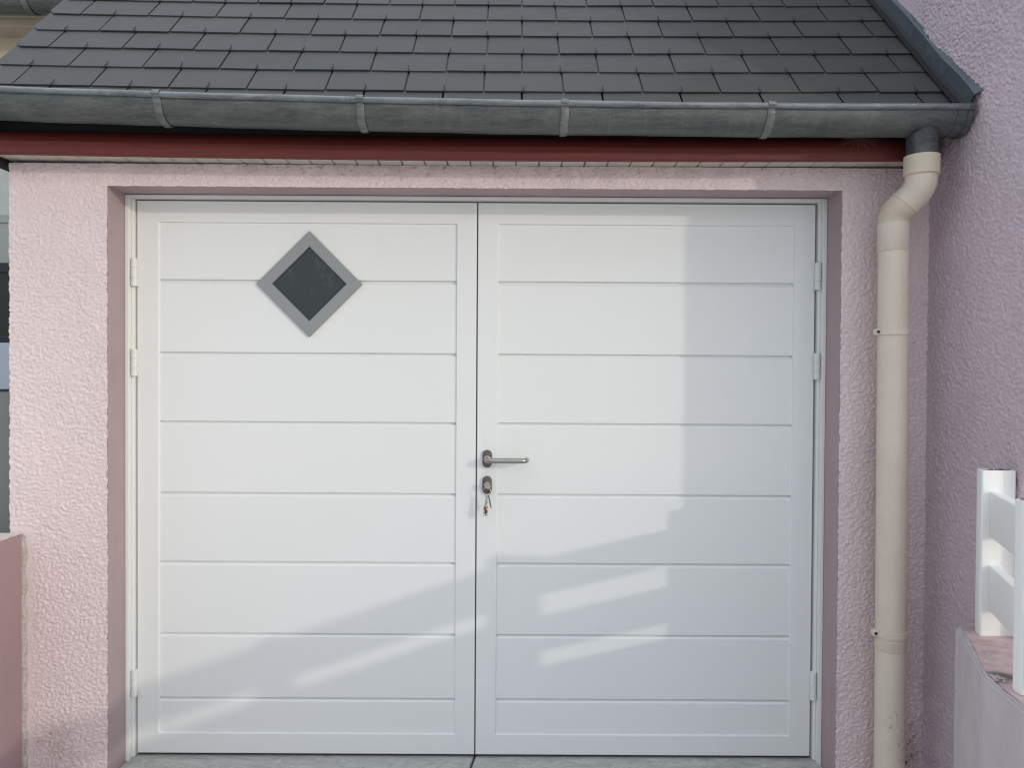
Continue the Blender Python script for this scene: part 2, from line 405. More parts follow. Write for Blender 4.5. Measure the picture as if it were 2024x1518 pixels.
# ---- roof: real overlapping slates on a 45.9 degree slope, each one laid separately
AL = math.radians(45.9); US = Vector((0, math.cos(AL), math.sin(AL))); UN = Vector((0, -math.sin(AL), math.cos(AL)))
R0 = Vector((0, -.294, 2.217))
def roofp(x, s, n): return R0 + Vector((x, 0, 0)) + US*(s+.0105*(x-.15)**2) + UN*n
def build_roof():
    roof_bm = bmesh.new(); lay = roof_bm.loops.layers.float_color.new('tone')
    PIT = .1405; LEN = .30; TH = .0046; XL = -1.592; XR = 1.497
    hooks = []
    for k in range(-1, 12):
        s0 = .034+PIT*k
        off = .033 if (k % 2 == 0) else .155
        n0 = math.ceil((XL+.03-off)/.25)
        xs = [XL]
        j = n0
        while off+.25*j < XR-.02: xs.append(off+.25*j+random.uniform(-.0025, .0025)); j += 1
        xs.append(XR)
        for a, b in zip(xs[:-1], xs[1:]):
            ds = random.uniform(-.0022, .0022); lift = .0116+random.uniform(-.0006, .0012); sk = random.uniform(-.0018, .0018)
            g = .0027 + random.uniform(0, .0009)
            x0 = a+(g if a > XL else 0); x1 = b-(g if b < XR else 0)
            bot = [(x0, s0+ds-sk), (x1, s0+ds+sk)]
            out = [(x0, s0+ds+LEN)]
            if a == XL: out += [(x0, s0+ds+.026), (x0+.022, s0+ds)]
            else: out += [bot[0]]
            # a slightly ragged lower edge
            nseg = max(1, int((x1-x0)/.03))
            for q in range(1, nseg):
                tt = q/nseg; xx = x0+(x1-x0)*tt
                if a == XL and xx < x0+.03: continue
                out.append((xx, s0+ds+sk*(2*tt-1)+random.uniform(-.0006, .0006)))
            out += [bot[1], (x1, s0+ds+LEN)]
            top = []; low = []
            for x, s in out:
                n = lift*(1-(s-s0)/LEN)
                top.append(roof_bm.verts.new(roofp(x, s, n+TH))); low.append(roof_bm.verts.new(roofp(x, s, n)))
            fs = [roof_bm.faces.new(top), roof_bm.faces.new(low[::-1])]
            for q in range(len(out)): fs.append(roof_bm.faces.new((top[q], low[q], low[(q+1) % len(out)], top[(q+1) % len(out)])))
            t = random.uniform(.86, 1.12); w = random.uniform(-.02, .02)
            for f_ in fs:
                for l in f_.loops: l[lay] = (t+w, t, t-w*.6, 1)
            if b-a > .12 or True:
                cxm = off+.25*math.floor((a-off)/.25+.5)+.125 if (a == XL or b == XR) else (a+b)/2
                if a+.02 < cxm < b-.02: hooks.append((cxm, s0+ds, lift+TH))
    bmesh.ops.recalc_face_normals(roof_bm, faces=roof_bm.faces[:])
    roof = obj('roof', roof_bm, M['slate'], garage)
    # boarding under the slates
    bm = bmesh.new()
    c = [roofp(x, s, n) for x, s, n in ((-1.575, -.05, -.045), (1.497, -.05, -.045), (1.497, 2.2, -.045), (-1.575, 2.2, -.045),
                                          (-1.575, -.05, -.002), (1.497, -.05, -.002), (1.497, 2.2, -.002), (-1.575, 2.2, -.002))]
    v = [bm.verts.new(p) for p in c]
    for q in ((0,3,2,1),(4,5,6,7),(0,1,5,4),(1,2,6,5),(2,3,7,6),(3,0,4,7)): bm.faces.new([v[i] for i in q])
    obj('roof_deck', bm, M['underlay'], roof)
    # slate hooks: bent wire catching the foot of each slate
    bm = bmesh.new()
    def loc(s, n): return Vector((0, s*math.cos(AL)-n*math.sin(AL), s*math.sin(AL)+n*math.cos(AL)))
    add_tube(bm, [loc(.03, -.0065), loc(-.001, -.007), loc(-.0045, -.004), loc(-.0045, .0005), loc(-.001, .0028), loc(.012, .0026), loc(.024, .0032), loc(.027, .0045)], .0016, 8)
    first = obj('slate_hook', bm, M['hook'], roof, 60)
    vis = [h for h in hooks if h[1] < .93]
    for i, (x, s, n) in enumerate(vis):
        o = first if i == 0 else first.copy()
        if i: COL.objects.link(o); o.parent = roof
        o.location = roofp(x, s, n); o.rotation_euler = (0, 0, random.uniform(-.12, .12))
    # zinc flashing against the neighbouring wall
    bm = bmesh.new()
    n = 26; pts = []
    for i in range(n):
        s = -.105+i*.062
        x = 1.508+.002*math.sin(i*1.3)
        pts.append([roofp(1.484, s, .0225), roofp(x-.004, s, .024), roofp(x, s, .036), roofp(x+.001, s, .074+.003*math.sin(i*.9)), roofp(x+.006, s, .077+.003*math.sin(i*.9)), roofp(1.535, s, .09)])
    vv = [[bm.verts.new(p) for p in r] for r in pts]
    for i in range(n-1):
        for j in range(2, 5): bm.faces.new((vv[i][j], vv[i][j+1], vv[i+1][j+1], vv[i+1][j]))
    obj('flashing', bm, M['zinc_blue'], garage)
    bm = bmesh.new(); vv = [[bm.verts.new(p) for p in r_] for r_ in pts]
    for i in range(n-1):
        for j in range(0, 2): bm.faces.new((vv[i][j], vv[i][j+1], vv[i+1][j+1], vv[i+1][j]))
    obj('flashing_sealant', bm, M['hook'], garage)
build_roof()

# ---- fascia and soffit
def build_eaves():
    def strip(name, mat, x0, x1, prof, par=garage, n=40):
        bm = bmesh.new(); rows = []
        for i in range(n+1):
            x = x0+(x1-x0)*i/n; dz = .0042*(x-.1)**2
            rows.append([bm.verts.new((x, y, z+dz)) for y, z in prof])
        m = len(prof)
        for i in range(n):
            for j in range(m): bm.faces.new((rows[i][j], rows[i][(j+1) % m], rows[i+1][(j+1) % m], rows[i+1][j]))
        bm.faces.new(rows[0]); bm.faces.new(rows[-1][::-1]); bmesh.ops.recalc_face_normals(bm, faces=bm.faces[:])
        return obj(name, bm, mat, par)
    strip('fascia_board', M['fascia'], -1.60, 1.462, [(-.246, 2.050), (-.243, 2.047), (-.224, 2.047), (-.222, 2.050), (-.188, 2.130), (-.190, 2.138), (-.206, 2.132), (-.222, 2.120), (-.235, 2.105), (-.243, 2.089), (-.246, 2.070)])
    # soffit: narrow tongue and groove boards running front to back
    bm = bmesh.new(); x = -1.60
    while x < 1.48:
        w = .0755; x1 = min(x+w, 1.50)
        za = 2.0525+.0042*(x-.1)**2; zb = 2.0525+.0042*(x1-.1)**2
        a, b = x+.0016, x1-.0016
        q = [(a, za+.0026), (a+.002, za), (b-.002, zb), (b, zb+.0026), (b, zb+.012), (a, za+.012)]
        add_prism(bm, q, 'y', -.222, -.100); x = x1
    obj('soffit', bm, M['soffit'], garage)
    bm = bmesh.new(); add_box(bm, -1.60, 1.50, -.222, -.1, 2.082, 2.09); add_box(bm, -1.60, 1.50, -.205, -.19, 2.0905, 2.26); obj('soffit_backing', bm, M['underlay'], garage)
    bm = bmesh.new(); add_prism(bm, [(-.246, 2.06), (-.15, 2.04), (1.9, 2.04), (1.9, 4.3), (-.246, 2.2)], 'x', -1.598, -1.560)
    obj('verge_board', bm, M['underlay'], garage)
build_eaves()

# ---- gutter
GY = -.325; GR = .0685
def gz(x): return 2.1705+.0062*(x-.95)**2
def build_gutter():
    bm = bmesh.new(); n = 90; m = 22; x0 = -1.635; x1 = 1.515
    ro = []; ri = []
    for i in range(n+1):
        x = x0+(x1-x0)*i/n; z = gz(x)
        a = [math.pi*(1+j/m) for j in range(m+1)]        # pi: front rim, 2pi: back rim
        wob = .0006*math.sin(x*9)+.0005*math.sin(x*23)
        ro.append([bm.verts.new((x, GY+(GR+wob)*math.cos(t), z+(GR+wob)*math.sin(t))) for t in a]+[bm.verts.new((x, GY+GR, z+.03))])
        ri.append([bm.verts.new((x, GY+(GR-.002)*math.cos(t), z+(GR-.002)*math.sin(t))) for t in a]+[bm.verts.new((x, GY+GR-.002, z+.03))])
    for i in range(n):
        for j in range(m+1):
            bm.faces.new((ro[i][j], ro[i+1][j], ro[i+1][j+1], ro[i][j+1])); bm.faces.new((ri[i][j], ri[i][j+1], ri[i+1][j+1], ri[i+1][j]))
    g = obj('gutter', bm, M['zinc'], garage, 50)
    bm = bmesh.new(); add_tube(bm, [(x0+(x1-x0)*i/60, GY-GR-.0035, gz(x0+(x1-x0)*i/60)+.001+.0005*math.sin(i*.7)) for i in range(61)], .0095, 16)
    obj('rolled_rim', bm, M['zinc_rim'], g, 50)
    # stop end
    bm = bmesh.new(); z = gz(1.515)
    pts = [(GY+(GR+.003)*math.cos(math.pi*(1+j/24)), z+(GR+.003)*math.sin(math.pi*(1+j/24))) for j in range(25)]
    add_prism(bm, pts, 'x', 1.509, 1.5155)
    for off, w in ((1.468, .005), (1.500, .009)):
        for j in range(24):
            a0 = math.pi*(1+j/24); a1 = math.pi*(1+(j+1)/24); q = []
            for r in (GR+.0002, GR+.0032):
                for a in (a0, a1):
                    q.append((GY+r*math.cos(a), z+r*math.sin(a)))
            add_prism(bm, [q[0], q[1], q[3], q[2]], 'x', off, off+w)
    add_tube(bm, [(1.500, GY-GR-.0035, z+.001), (1.516, GY-GR-.0035, z+.001)], .0118, 16)
    obj('stop_end', bm, M['zinc'], g)
    bm = bmesh.new(); z = gz(-1.635)
    add_prism(bm, [(GY+(GR+.003)*math.cos(math.pi*(1+j/24)), z+(GR+.003)*math.sin(math.pi*(1+j/24))) for j in range(25)], 'x', -1.639, -1.632)
    obj('stop_end', bm, M['zinc'], g)
    # brackets
    def bracket(xc):
        bm = bmesh.new(); z = gz(xc); w = .0118; prof = []
        for j in range(0, 15):     # over the bead
            a = math.radians(-20+j*(200/14)); prof.append((GY-GR-.0035+.0122*math.cos(a), z+.001+.0122*math.sin(a), 0))
        for j in range(1, 27):
            a = math.pi*(1+j/27); prof.append((GY+(GR+.0028)*math.cos(a), z+(GR+.0028)*math.sin(a), 0))
        prof.append((GY+GR+.0028, z+.03, 0))
        sk = random.uniform(-.002, .002)
        rows = []
        for i, (y, zz, _) in enumerate(prof):
            c = Vector((GY, zz if False else z)); k = i/len(prof)
            d = Vector((y-GY, zz-z)); d = d.normalized()*.0022 if i > 14 else Vector((y-(GY-GR-.0035), zz-z-.001)).normalized()*.0022
            sh = sk*k+.0006*math.sin(i*.8)
            rows.append([bm.verts.new(p) for p in ((xc-w+sh, y, zz), (xc-w*.72+sh, y+d.x, zz+d.y), (xc+w*.72+sh, y+d.x, zz+d.y), (xc+w+sh, y, zz))])
        for i in range(len(rows)-1):
            for j in range(3): bm.faces.new((rows[i][j], rows[i+1][j], rows[i+1][j+1], rows[i][j+1]))
        return obj('gutter_bracket', bm, M['zinc_clip'], g, 50)
    for x in (-1.57, -.948, -.337, .282, .904): bracket(x)
    # outlet
    bm = bmesh.new(); z = gz(1.397); n = 36; top = []; r = .0445
    lower = [bm.verts.new((1.397+r*math.cos(2*math.pi*k/n), GY+r*math.sin(2*math.pi*k/n), 2.03)) for k in range(n)]
    mid = [bm.verts.new((1.397+r*math.cos(2*math.pi*k/n), GY+r*math.sin(2*math.pi*k/n), 2.058)) for k in range(n)]
    for k in range(n):
        a = 2*math.pi*k/n; dy = (r+.0015)*math.sin(a)
        top.append(bm.verts.new((1.397+(r+.0015)*math.cos(a), GY+dy, z-math.sqrt((GR+.002)**2-dy*dy)+.001)))
    flr = []
    for k in range(n):
        a = 2*math.pi*k/n; dy = (r+.007)*math.sin(a)
        flr.append(bm.verts.new((1.397+(r+.007)*math.cos(a), GY+dy, z-math.sqrt((GR+.0012)**2-dy*dy)+.0)))
    for A, B in ((lower, mid), (mid, top), (top, flr)):
        for k in range(n): bm.faces.new((A[k], A[(k+1) % n], B[(k+1) % n], B[k]))
    obj('outlet', bm, M['zinc_dark'], g, 60)
build_gutter()

# ---- downpipe
def bez(p0, p1, p2, p3, n):
    r = []
    for i in range(n+1):
        t = i/n; r.append(p0*(1-t)**3+p1*3*t*(1-t)**2+p2*3*t*t*(1-t)+p3*t**3)
    return r
def build_downpipe():
    V = Vector
    xb, yb = 1.342, -.262
    pipe_bm = bmesh.new(); R = .0458
    path = [V((xb+.002+ (1.775-z)*.0045, yb, z)) for z in np.linspace(1.757, -.25, 30)]
    add_tube(pipe_bm, path, R, 40)
    dp = obj('downpipe', pipe_bm, M['pvc'], garage, 50)
    A = V((1.397, GY, 2.043)); B = V((1.397, GY, 1.985))
    bm = bmesh.new(); add_tube(bm, [A+V((0,0,-.001)), A, B, B+V((0,0,-.004))], [.0470, .0515, .0515, .0465], 40)
    obj('collar', bm, M['pvc_ring'], dp, 50)
    # upper elbow, joint ring, lower elbow
    mid = V((1.367, -.288, 1.905)); d = V((-.60, .34, -.72)).normalized()
    p = bez(B, B+V((0,0,-.040)), mid-d*.045, mid, 18)
    bm = bmesh.new(); add_tube(bm, p+[mid+d*.002], R+.0005, 40); obj('elbow', bm, M['pvc'], dp, 50)
    bm = bmesh.new(); add_tube(bm, [mid-d*.003, mid-d*.0025, mid+d*.003, mid+d*.0035], [R, R+.0035, R+.0035, R], 40); obj('joint_ring', bm, M['pvc'], dp, 50)
    E_ = V((xb+.001, yb, 1.846))
    p = bez(mid, mid+d*.02, E_+V((0,0,.042)), E_, 16)
    bm = bmesh.new(); add_tube(bm, p, [R+.001]*len(p), 40); obj('elbow', bm, M['pvc_ring'], dp, 50)
    bm = bmesh.new(); add_tube(bm, [E_+V((0,0,.001)), E_, E_+V((0,0,-.088)), E_+V((0,0,-.0895))], [R, R+.0014, R+.0014, R], 40); obj('socket', bm, M['pvc'], dp, 50)
    # lower joint
    x = xb+.002+(1.775-.5)*.0045
    bm = bmesh.new(); add_tube(bm, [(x, yb, .513), (x, yb, .512), (x, yb, .481), (x, yb, .480)], [R, R+.0012, R+.0012, R], 40); obj('joint_band', bm, M['pvc_ring'], dp, 50)
    for z in (1.500, .533):
        x = xb+.002+(1.775-z)*.0045
        bm = bmesh.new(); w = .0105
        add_tube(bm, [(x, yb, z-w), (x, yb, z-w+.0006), (x, yb, z+w-.0006), (x, yb, z+w)], [R+.0004, R+.0032, R+.0032, R+.0004], 40)
        add_box(bm, x-R-.013, x-R+.004, yb-.010, yb+.012, z-w*.9, z+w*.9, .0015)
        add_box(bm, x+R-.003, x+R+.019, yb+.015, yb+.022, z-w*.8, z+w*.6, .0015)
        add_box(bm, x-R-.004, x+R+.006, yb+.012, yb+.020, z-w*.5, z+w*.5)
        add_tube(bm, [(x, yb+.02, z), (x, -.14, z)], .005, 10)
        c = obj('pipe_clip', bm, M['pvc'], dp, 40)
        bm = bmesh.new(); add_tube(bm, [(x-R-.006, yb-.0125, z), (x-R-.006, yb-.009, z)], .0045, 12); obj('clip_screw', bm, M['hook'], dp, 40)
build_downpipe()

# ================================================================= GARAGE DOOR
door = thing('garage_door', 'white double leaf garage door with horizontal boards and one diamond window', 'garage door')
def ring(bm, x0, x1, z0, z1, px0, px1, pz0, pz1, y0, y1, bev=.003):
    """leaf frame: outer box with a recess opening, small chamfer on the inner edge"""
    def loop(a, b, c, d, y): return [bm.verts.new(p) for p in ((a, y, c), (b, y, c), (b, y, d), (a, y, d))]
    e = .0012
    L = [loop(x0, x1, z0, z1, y1), loop(x0, x1, z0, z1, y0+e), loop(x0+e, x1-e, z0+e, z1-e, y0),
         loop(px0, px1, pz0, pz1, y0), loop(px0+bev, px1-bev, pz0+bev, pz1-bev, y0+.0062), loop(px0+bev, px1-bev, pz0+bev, pz1-bev, y1)]
    for A, B in zip(L[:-1], L[1:]):
        for k in range(4): bm.faces.new((A[k], A[(k+1) % 4], B[(k+1) % 4], B[k]))
    bmesh.ops.recalc_face_normals(bm, faces=bm.faces[:])
GROOVES = [1.687, 1.430, 1.185, .932, .686, .430, .199]
def panel_mesh(px0, px1, pz0, pz1):
    bm = bmesh.new(); yf = .0060; yd = .0162; prof = [(yf, pz1)]
    for z in GROOVES:
        prof += [(yf, z+.0002), (yd, z+.0012), (yd, z-.0050), (yf+.0004, z-.0146), (yf, z-.0152)]
    prof += [(yf, pz0)]
    n = 8; rows = []
    for i in range(n+1):
        x = px0+(px1-px0)*i/n
        rows.append([bm.verts.new((x, y, z)) for y, z in prof])
    for i in range(n):
        for j in range(len(prof)-1): bm.faces.new((rows[i][j], rows[i][j+1], rows[i+1][j+1], rows[i+1][j]))
    a = [bm.verts.new((x, .040, z)) for x, z in ((px0, pz0), (px1, pz0), (px1, pz1), (px0, pz1))]; bm.faces.new(a)
    return bm
def hinge(x, z0, z1, parent):
    bm = bmesh.new(); L = z1-z0; y = -.0165; r = .0102
    a = z0+L*.31; b = z0+L*.66
    for p, q in ((z0, a-.0007), (a+.0007, b-.0007), (b+.0007, z1)):
        add_tube(bm, [(x, y, p), (x, y, p+.001), (x, y, q-.001), (x, y, q)], [r-.001, r, r, r-.001], 20)
    add_tube(bm, [(x, y, z0+.002), (x, y, z1-.002)], r-.0015, 12)
    add_box(bm, x-.004, x+.004, y+.004, .012, z0+.004, z1-.004)
    obj('hinge', bm, M['hinge'], parent, 40)
def leaf(x0, x1, px0, px1, hx, hz):
    bm = bmesh.new(); ring(bm, x0, x1, 0, 1.9625, px0, px1, .070, 1.8885, 0, .042)
    lf = obj('door_leaf', bm, M['door'], door)
    obj('panel', panel_mesh(px0+.0028, px1-.0028, .0725, 1.886), M['door'], lf)
    for z0, z1 in hz: hinge(hx, z0, z1, lf)
    return lf
LL = leaf(-1.1985, .0003, -1.124, -.068, -1.2012, ((1.659, 1.757), (1.343, 1.438), (.209, .304)))
LR = leaf(.0052, 1.1965, .075, 1.124, 1.2003, ((1.660, 1.756), (1.345, 1.438), (.209, .308)))
LL['label'] = 'door leaf with the diamond window'; LR['label'] = 'door leaf with the lever handle'
def door_frame():
    bm = bmesh.new()
    for s in (-1, 1):
        a, b = sorted((s*1.2248, s*1.2125)); add_box(bm, a, b, -.034, .03, -.014, 1.9768, .0015)
        a, b = sorted((s*1.2123, s*1.2035)); add_box(bm, a, b, -.012, .03, -.0095, 1.9672, .0015)
    add_box(bm, -1.2123, 1.2123, -.034, .03, 1.9674, 1.9768, .0015)
    obj('door_frame', bm, M['frame'], door)
    bm = bmesh.new()
    add_box(bm, -.012, .018, .018, .041, .001, 1.961)
    obj('centre_seal', bm, new_mat('grey_seal', (.24, .24, .25), .7), LR)
    bm = bmesh.new()
    add_box(bm, -1.203, -1.193, .0425, .05, -.008, 1.966); add_box(bm, 1.191, 1.203, .0425, .05, -.008, 1.966)
    add_box(bm, -1.203, 1.203, .031, .045, 1.9628, 1.9672); add_box(bm, -1.2, 1.2, .012, .04, -.0092, -.0015)
    obj('weather_seal', bm, M['rubber'], door)
door_frame()
def diamond():
    cx, cz = -.5897, 1.6725; ro = .1865; ri = .1315
    bm = bmesh.new()
    def sq(r, y): return [bm.verts.new((cx+r*a, y, cz+r*b)) for a, b in ((0, 1), (1, 0), (0, -1), (-1, 0))]
    L = [sq(ro, .007), sq(ro, -.0035), sq(ro-.0022, -.0052), sq(ri+.0012, -.0052), sq(ri, -.0040), sq(ri, .006)]
    for A, B in zip(L[:-1], L[1:]):
        for k in range(4): bm.faces.new((A[k], A[(k+1) % 4], B[(k+1) % 4], B[k]))
    bmesh.ops.recalc_face_normals(bm, faces=bm.faces[:])
    obj('window_frame', bm, M['ms'], LL)
    bm = bmesh.new(); r = ri+.004; add_prism(bm, [(cx, cz+r), (cx+r, cz), (cx, cz-r), (cx-r, cz)], 'y', .0035, .0056); obj('window_pane', bm, M['glass'], LL)
diamond()
def stadium(bm, cx, cz, w, h, y0, y1, r2=.0015):
    def lp(k, y):
        pts = []; R = w/2-k
        for i in range(13): a = math.pi*i/12; pts.append((cx+R*math.cos(a), cz+(h/2-w/2)+R*math.sin(a)))
        for i in range(13): a = math.pi*(1+i/12); pts.append((cx+R*math.cos(a), cz-(h/2-w/2)+R*math.sin(a)))
        return [bm.verts.new((p[0], y, p[1])) for p in pts]
    L = [lp(0, y1), lp(0, y0+r2), lp(r2*.4, y0+r2*.3), lp(r2*1.2, y0)]
    for A, B in zip(L[:-1], L[1:]):
        n = len(A)
        for k in range(n): bm.faces.new((A[k], A[(k+1) % n], B[(k+1) % n], B[k]))
    bm.faces.new(L[-1]); bmesh.ops.recalc_face_normals(bm, faces=bm.faces[:])
def hardware():
    bm = bmesh.new(); stadium(bm, .0415, 1.0575, .0335, .0625, -.0095, .0); obj('handle_rose', bm, M['steel_dark'], LR, 30)
    bm = bmesh.new(); z = 1.056; V = Vector
    p = [V((.0415, -.002, z)), V((.0415, -.030, z))]
    p += bez(V((.0415, -.030, z)), V((.0415, -.050, z)), V((.047, -.0585, z)), V((.066, -.0585, z)), 10)[1:]
    p += [V((.09, -.0585, z)), V((.12, -.0585, z)), V((.150, -.0585, z+.0003))]
    p += bez(V((.150, -.0585, z)), V((.175, -.0585, z)), V((.180, -.050, z)), V((.180, -.030, z)), 10)[1:]
    p += [V((.180, -.022, z))]
    add_tube(bm, p, .0092, 24)
    obj('door_handle', bm, M['steel'], LR, 50)
    bm = bmesh.new(); add_tube(bm, [(.0415, -.0095, z), (.0415, -.0125, z), (.0415, -.0135, z)], [.0128, .0128, .0115], 24); obj('handle_collar', bm, M['steel'], LR, 40)
    bm = bmesh.new(); stadium(bm, .0415, .9645, .0335, .0635, -.0095, .0); obj('lock_plate', bm, M['steel_dark'], LR, 30)
    bm = bmesh.new(); add_tube(bm, [(.0415, -.0094, .968), (.0415, -.0125, .968), (.0415, -.013, .968)], [.0085, .0085, .0075], 20)
    add_box(bm, .0385, .0445, -.0125, -.0094, .950, .966, .001); obj('lock_cylinder', bm, M['steel'], LR, 40)
hardware()
def keys():
    V = Vector
    k = thing('key_bunch', 'small bunch of keys with a red and black tag hanging from the door lock', 'keys')
    # key in the lock: bow turned askew
    bm = bmesh.new()
    ang = math.radians(-38); c = V((.0425, -.030, .9665))
    add_box(bm, -.0042+.0415, .0042+.0415, -.022, -.0105, .9665, .9685)
    n = 20; outer = []; inner = []
    for i in range(n):
        a = 2*math.pi*i/n; q = (1-.18*math.cos(2*a))
        u, w = .0108*q*math.cos(a), .0060*math.sin(a)
        outer.append((c.x+u*math.cos(ang)-w*math.sin(ang), c.z+u*math.sin(ang)+w*math.cos(ang)))
        u, w = .0028*math.cos(a)-.003, .0024*math.sin(a)
        inner.append((c.x+u*math.cos(ang)-w*math.sin(ang), c.z+u*math.sin(ang)+w*math.cos(ang)))
    for y0, y1 in ((-.0325, -.0300),):
        A = [[bm.verts.new((p[0], y, p[1])) for p in L] for L in (outer, inner) for y in (y0, y1)]
        for s in (0, 1):
            for i in range(n):
                j = (i+1) % n; bm.faces.new((A[s][i], A[s][j], A[2+s][j], A[2+s][i]))
        for i in range(n):
            j = (i+1) % n; bm.faces.new((A[0][i], A[0][j], A[1][j], A[1][i])); bm.faces.new((A[2][i], A[2][j], A[3][j], A[3][i]))
    add_box(bm, .0395, .0435, -.031, -.012, .9655, .9695)
    obj('key', bm, M['key'], k)
    bm = bmesh.new(); rc = V((.0415, -.034, .9525))
    for dy in (0, .0013): add_tube(bm, [rc+V((.0098*math.cos(a), dy, .0098*math.sin(a))) for a in np.linspace(0, 2*math.pi, 29)[:-1]], .0009, 8, closed=True)
    obj('split_ring', bm, M['key'], k, 60)
    # hanging key, edge almost on
    bm = bmesh.new(); add_prism(bm, [(.0445, .944), (.0475, .9435), (.0515, .925), (.0538, .913), (.0520, .911), (.0490, .921)], 'y', -.036, -.030, .0004)
    obj('key', bm, M['steel_dark'], k)
    bm = bmesh.new()
    add_prism(bm, [(.0395, .944), (.0425, .944), (.0440, .936), (.0400, .920), (.0365, .914), (.0350, .917), (.0385, .935)], 'y', -.039, -.037, .0003)
    for i in range(5): add_box(bm, .0385+.0005*i, .0435-.0003*i, -.0395, -.0375, .939-.0048*i, .9412-.0048*i)
    obj('key', bm, M['key'], k)
    bm = bmesh.new()
    add_tube(bm, [V((.0415+.0022*math.sin(i*1.6), -.0355+.001*math.cos(i*1.6), .943-.0034*i)) for i in range(8)], .0008, 6)
    obj('chain', bm, M['key'], k, 60)
    # tag
    def quad(a, z0, z1, y0, y1, w0=.0, ins=0):
        f = lambda z: (.0335+(.919-z)*(-.03), .0455+(.919-z)*(-.04))
        l0, r0 = f(z0); l1, r1 = f(z1); add_prism(a, [(l0+ins, z0), (r0-ins, z0), (r1-ins, z1), (l1+ins, z1)], 'y', y0, y1)
    bm = bmesh.new(); quad(bm, .8935, .9195, -.0385, -.0355); t = obj('key_tag', bm, M['tag_white'], k)
    bm = bmesh.new(); quad(bm, .9085, .9165, -.0389, -.0384, ins=.0012); obj('tag_print', bm, M['tag_red'], t)
    bm = bmesh.new(); quad(bm, .8965, .9080, -.0389, -.0384, ins=.0014); obj('tag_print', bm, M['tag_black'], t)
    bm = bmesh.new()
    for cx, cz, r in ((.0425, .9115, .0022), (.0360, .9050, .0018), (.0415, .8995, .0020), (.0355, .8985, .0026)):
        add_prism(bm, [(cx+r*math.cos(a), cz+r*math.sin(a)) for a in np.linspace(0, 2*math.pi, 13)[:-1]], 'y', -.0392, -.0388)
    obj('tag_print', bm, M['tag_white'], t)
    seen = set()
    for o in list(k.children)+list(t.children):          # real size of the bunch, hung from the lock
        if o.data.name in seen: continue
        seen.add(o.data.name)
        for v in o.data.vertices:
            v.co.x = .0415+(v.co.x-.0415)*1.42; v.co.z = .968+(v.co.z-.968)*1.45; v.co.y = -.010+(v.co.y+.010)*1.15
keys()

# ================================================================= NEIGHBOURING HOUSE
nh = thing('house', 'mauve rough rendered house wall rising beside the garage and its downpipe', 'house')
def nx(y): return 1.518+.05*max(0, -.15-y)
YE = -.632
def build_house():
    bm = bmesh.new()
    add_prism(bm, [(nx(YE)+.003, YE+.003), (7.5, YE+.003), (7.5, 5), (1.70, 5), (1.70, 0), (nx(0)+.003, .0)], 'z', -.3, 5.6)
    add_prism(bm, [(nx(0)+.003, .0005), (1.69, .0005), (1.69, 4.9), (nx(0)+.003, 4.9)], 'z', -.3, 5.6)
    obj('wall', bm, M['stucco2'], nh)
    d = .0034; ys = np.concatenate([np.arange(YE, .40, d)]); zs = np.arange(-.08, 3.15, d)
    Y, Z = np.meshgrid(ys, zs, indexing='ij'); H = stucco_h(Y+20, Z, 12, .80)*.95+.001
    X = 1.518+.05*np.maximum(0, -.15-Y)-H+np.where(Y > -.1, .006, 0)
    P = np.stack([X, Y, Z], -1)
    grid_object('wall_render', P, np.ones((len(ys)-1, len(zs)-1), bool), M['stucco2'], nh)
    P2 = np.stack([P[0], P[0]+np.array([.01, 0, 0])], 0); P2[1, :, 0] = nx(YE)+.004
    grid_object('corner_render', P2, np.ones((1, len(zs)-1), bool), M['stucco2'], nh)
    bm = bmesh.new(); add_prism(bm, [(1.35, 5.6), (7.8, 5.6), (7.8, 5.75), (1.35, 5.75)], 'y', -.9, 5.2); obj('roof', bm, M['slate'], nh)
build_house()

# ================================================================= LOW WALL + WHITE RAILING (right)
gw = thing('garden_wall', 'low lilac masonry wall with worn pink top under the white railing', 'wall')
# left face line of the wall, measured from the photograph's two visible corners
WLINE = [(1.420, -.500), (1.411, -.532), (1.275, -.862), (1.246, -1.05), (1.240, -3.2)]
def build_gwall():
    WZ = .635
    right = [(1.62, -3.2), (1.62, -.672), (1.5395, -.666), (1.530, -.500)]
    bm = bmesh.new(); add_prism(bm, WLINE+right, 'z', -.3, WZ-.004)
    bmesh.ops.bevel(bm, geom=[e for e in bm.edges if all(v.co.z > 0 for v in e.verts)], offset=.006, segments=2, affect='EDGES')
    body = obj('wall', bm, M['greywall'], gw)
    off = .010
    cap = [(p[0]+(.012 if i < 3 else .010), p[1]-.004) for i, p in enumerate(WLINE)]
    cap += [(1.61, -3.19), (1.61, -.685), (1.532, -.675), (1.524, -.508)]
    bm = bmesh.new(); add_prism(bm, cap, 'z', WZ-.009, WZ)
    bmesh.ops.subdivide_edges(bm, edges=bm.edges[:], cuts=8, use_grid_fill=False)
    for v in bm.verts:
        v.co.x += random.uniform(-.0035, .0035); v.co.y += random.uniform(-.003, .003)
        if v.co.z > WZ-.002: v.co.z += random.uniform(-.001, .001)
    obj('coping', bm, M['coping'], gw)
    bm = bmesh.new(); p = []
    add_tube(bm, [(1.2745, -.863, -.2), (1.2752, -.863, .2), (1.2745, -.863, WZ-.012)], .0018, 6); obj('wall_crack', bm, M['greywall'], gw)
build_gwall()
rail = thing('railing', 'white railing of hollow posts and broad flat rails on the low wall', 'railing')
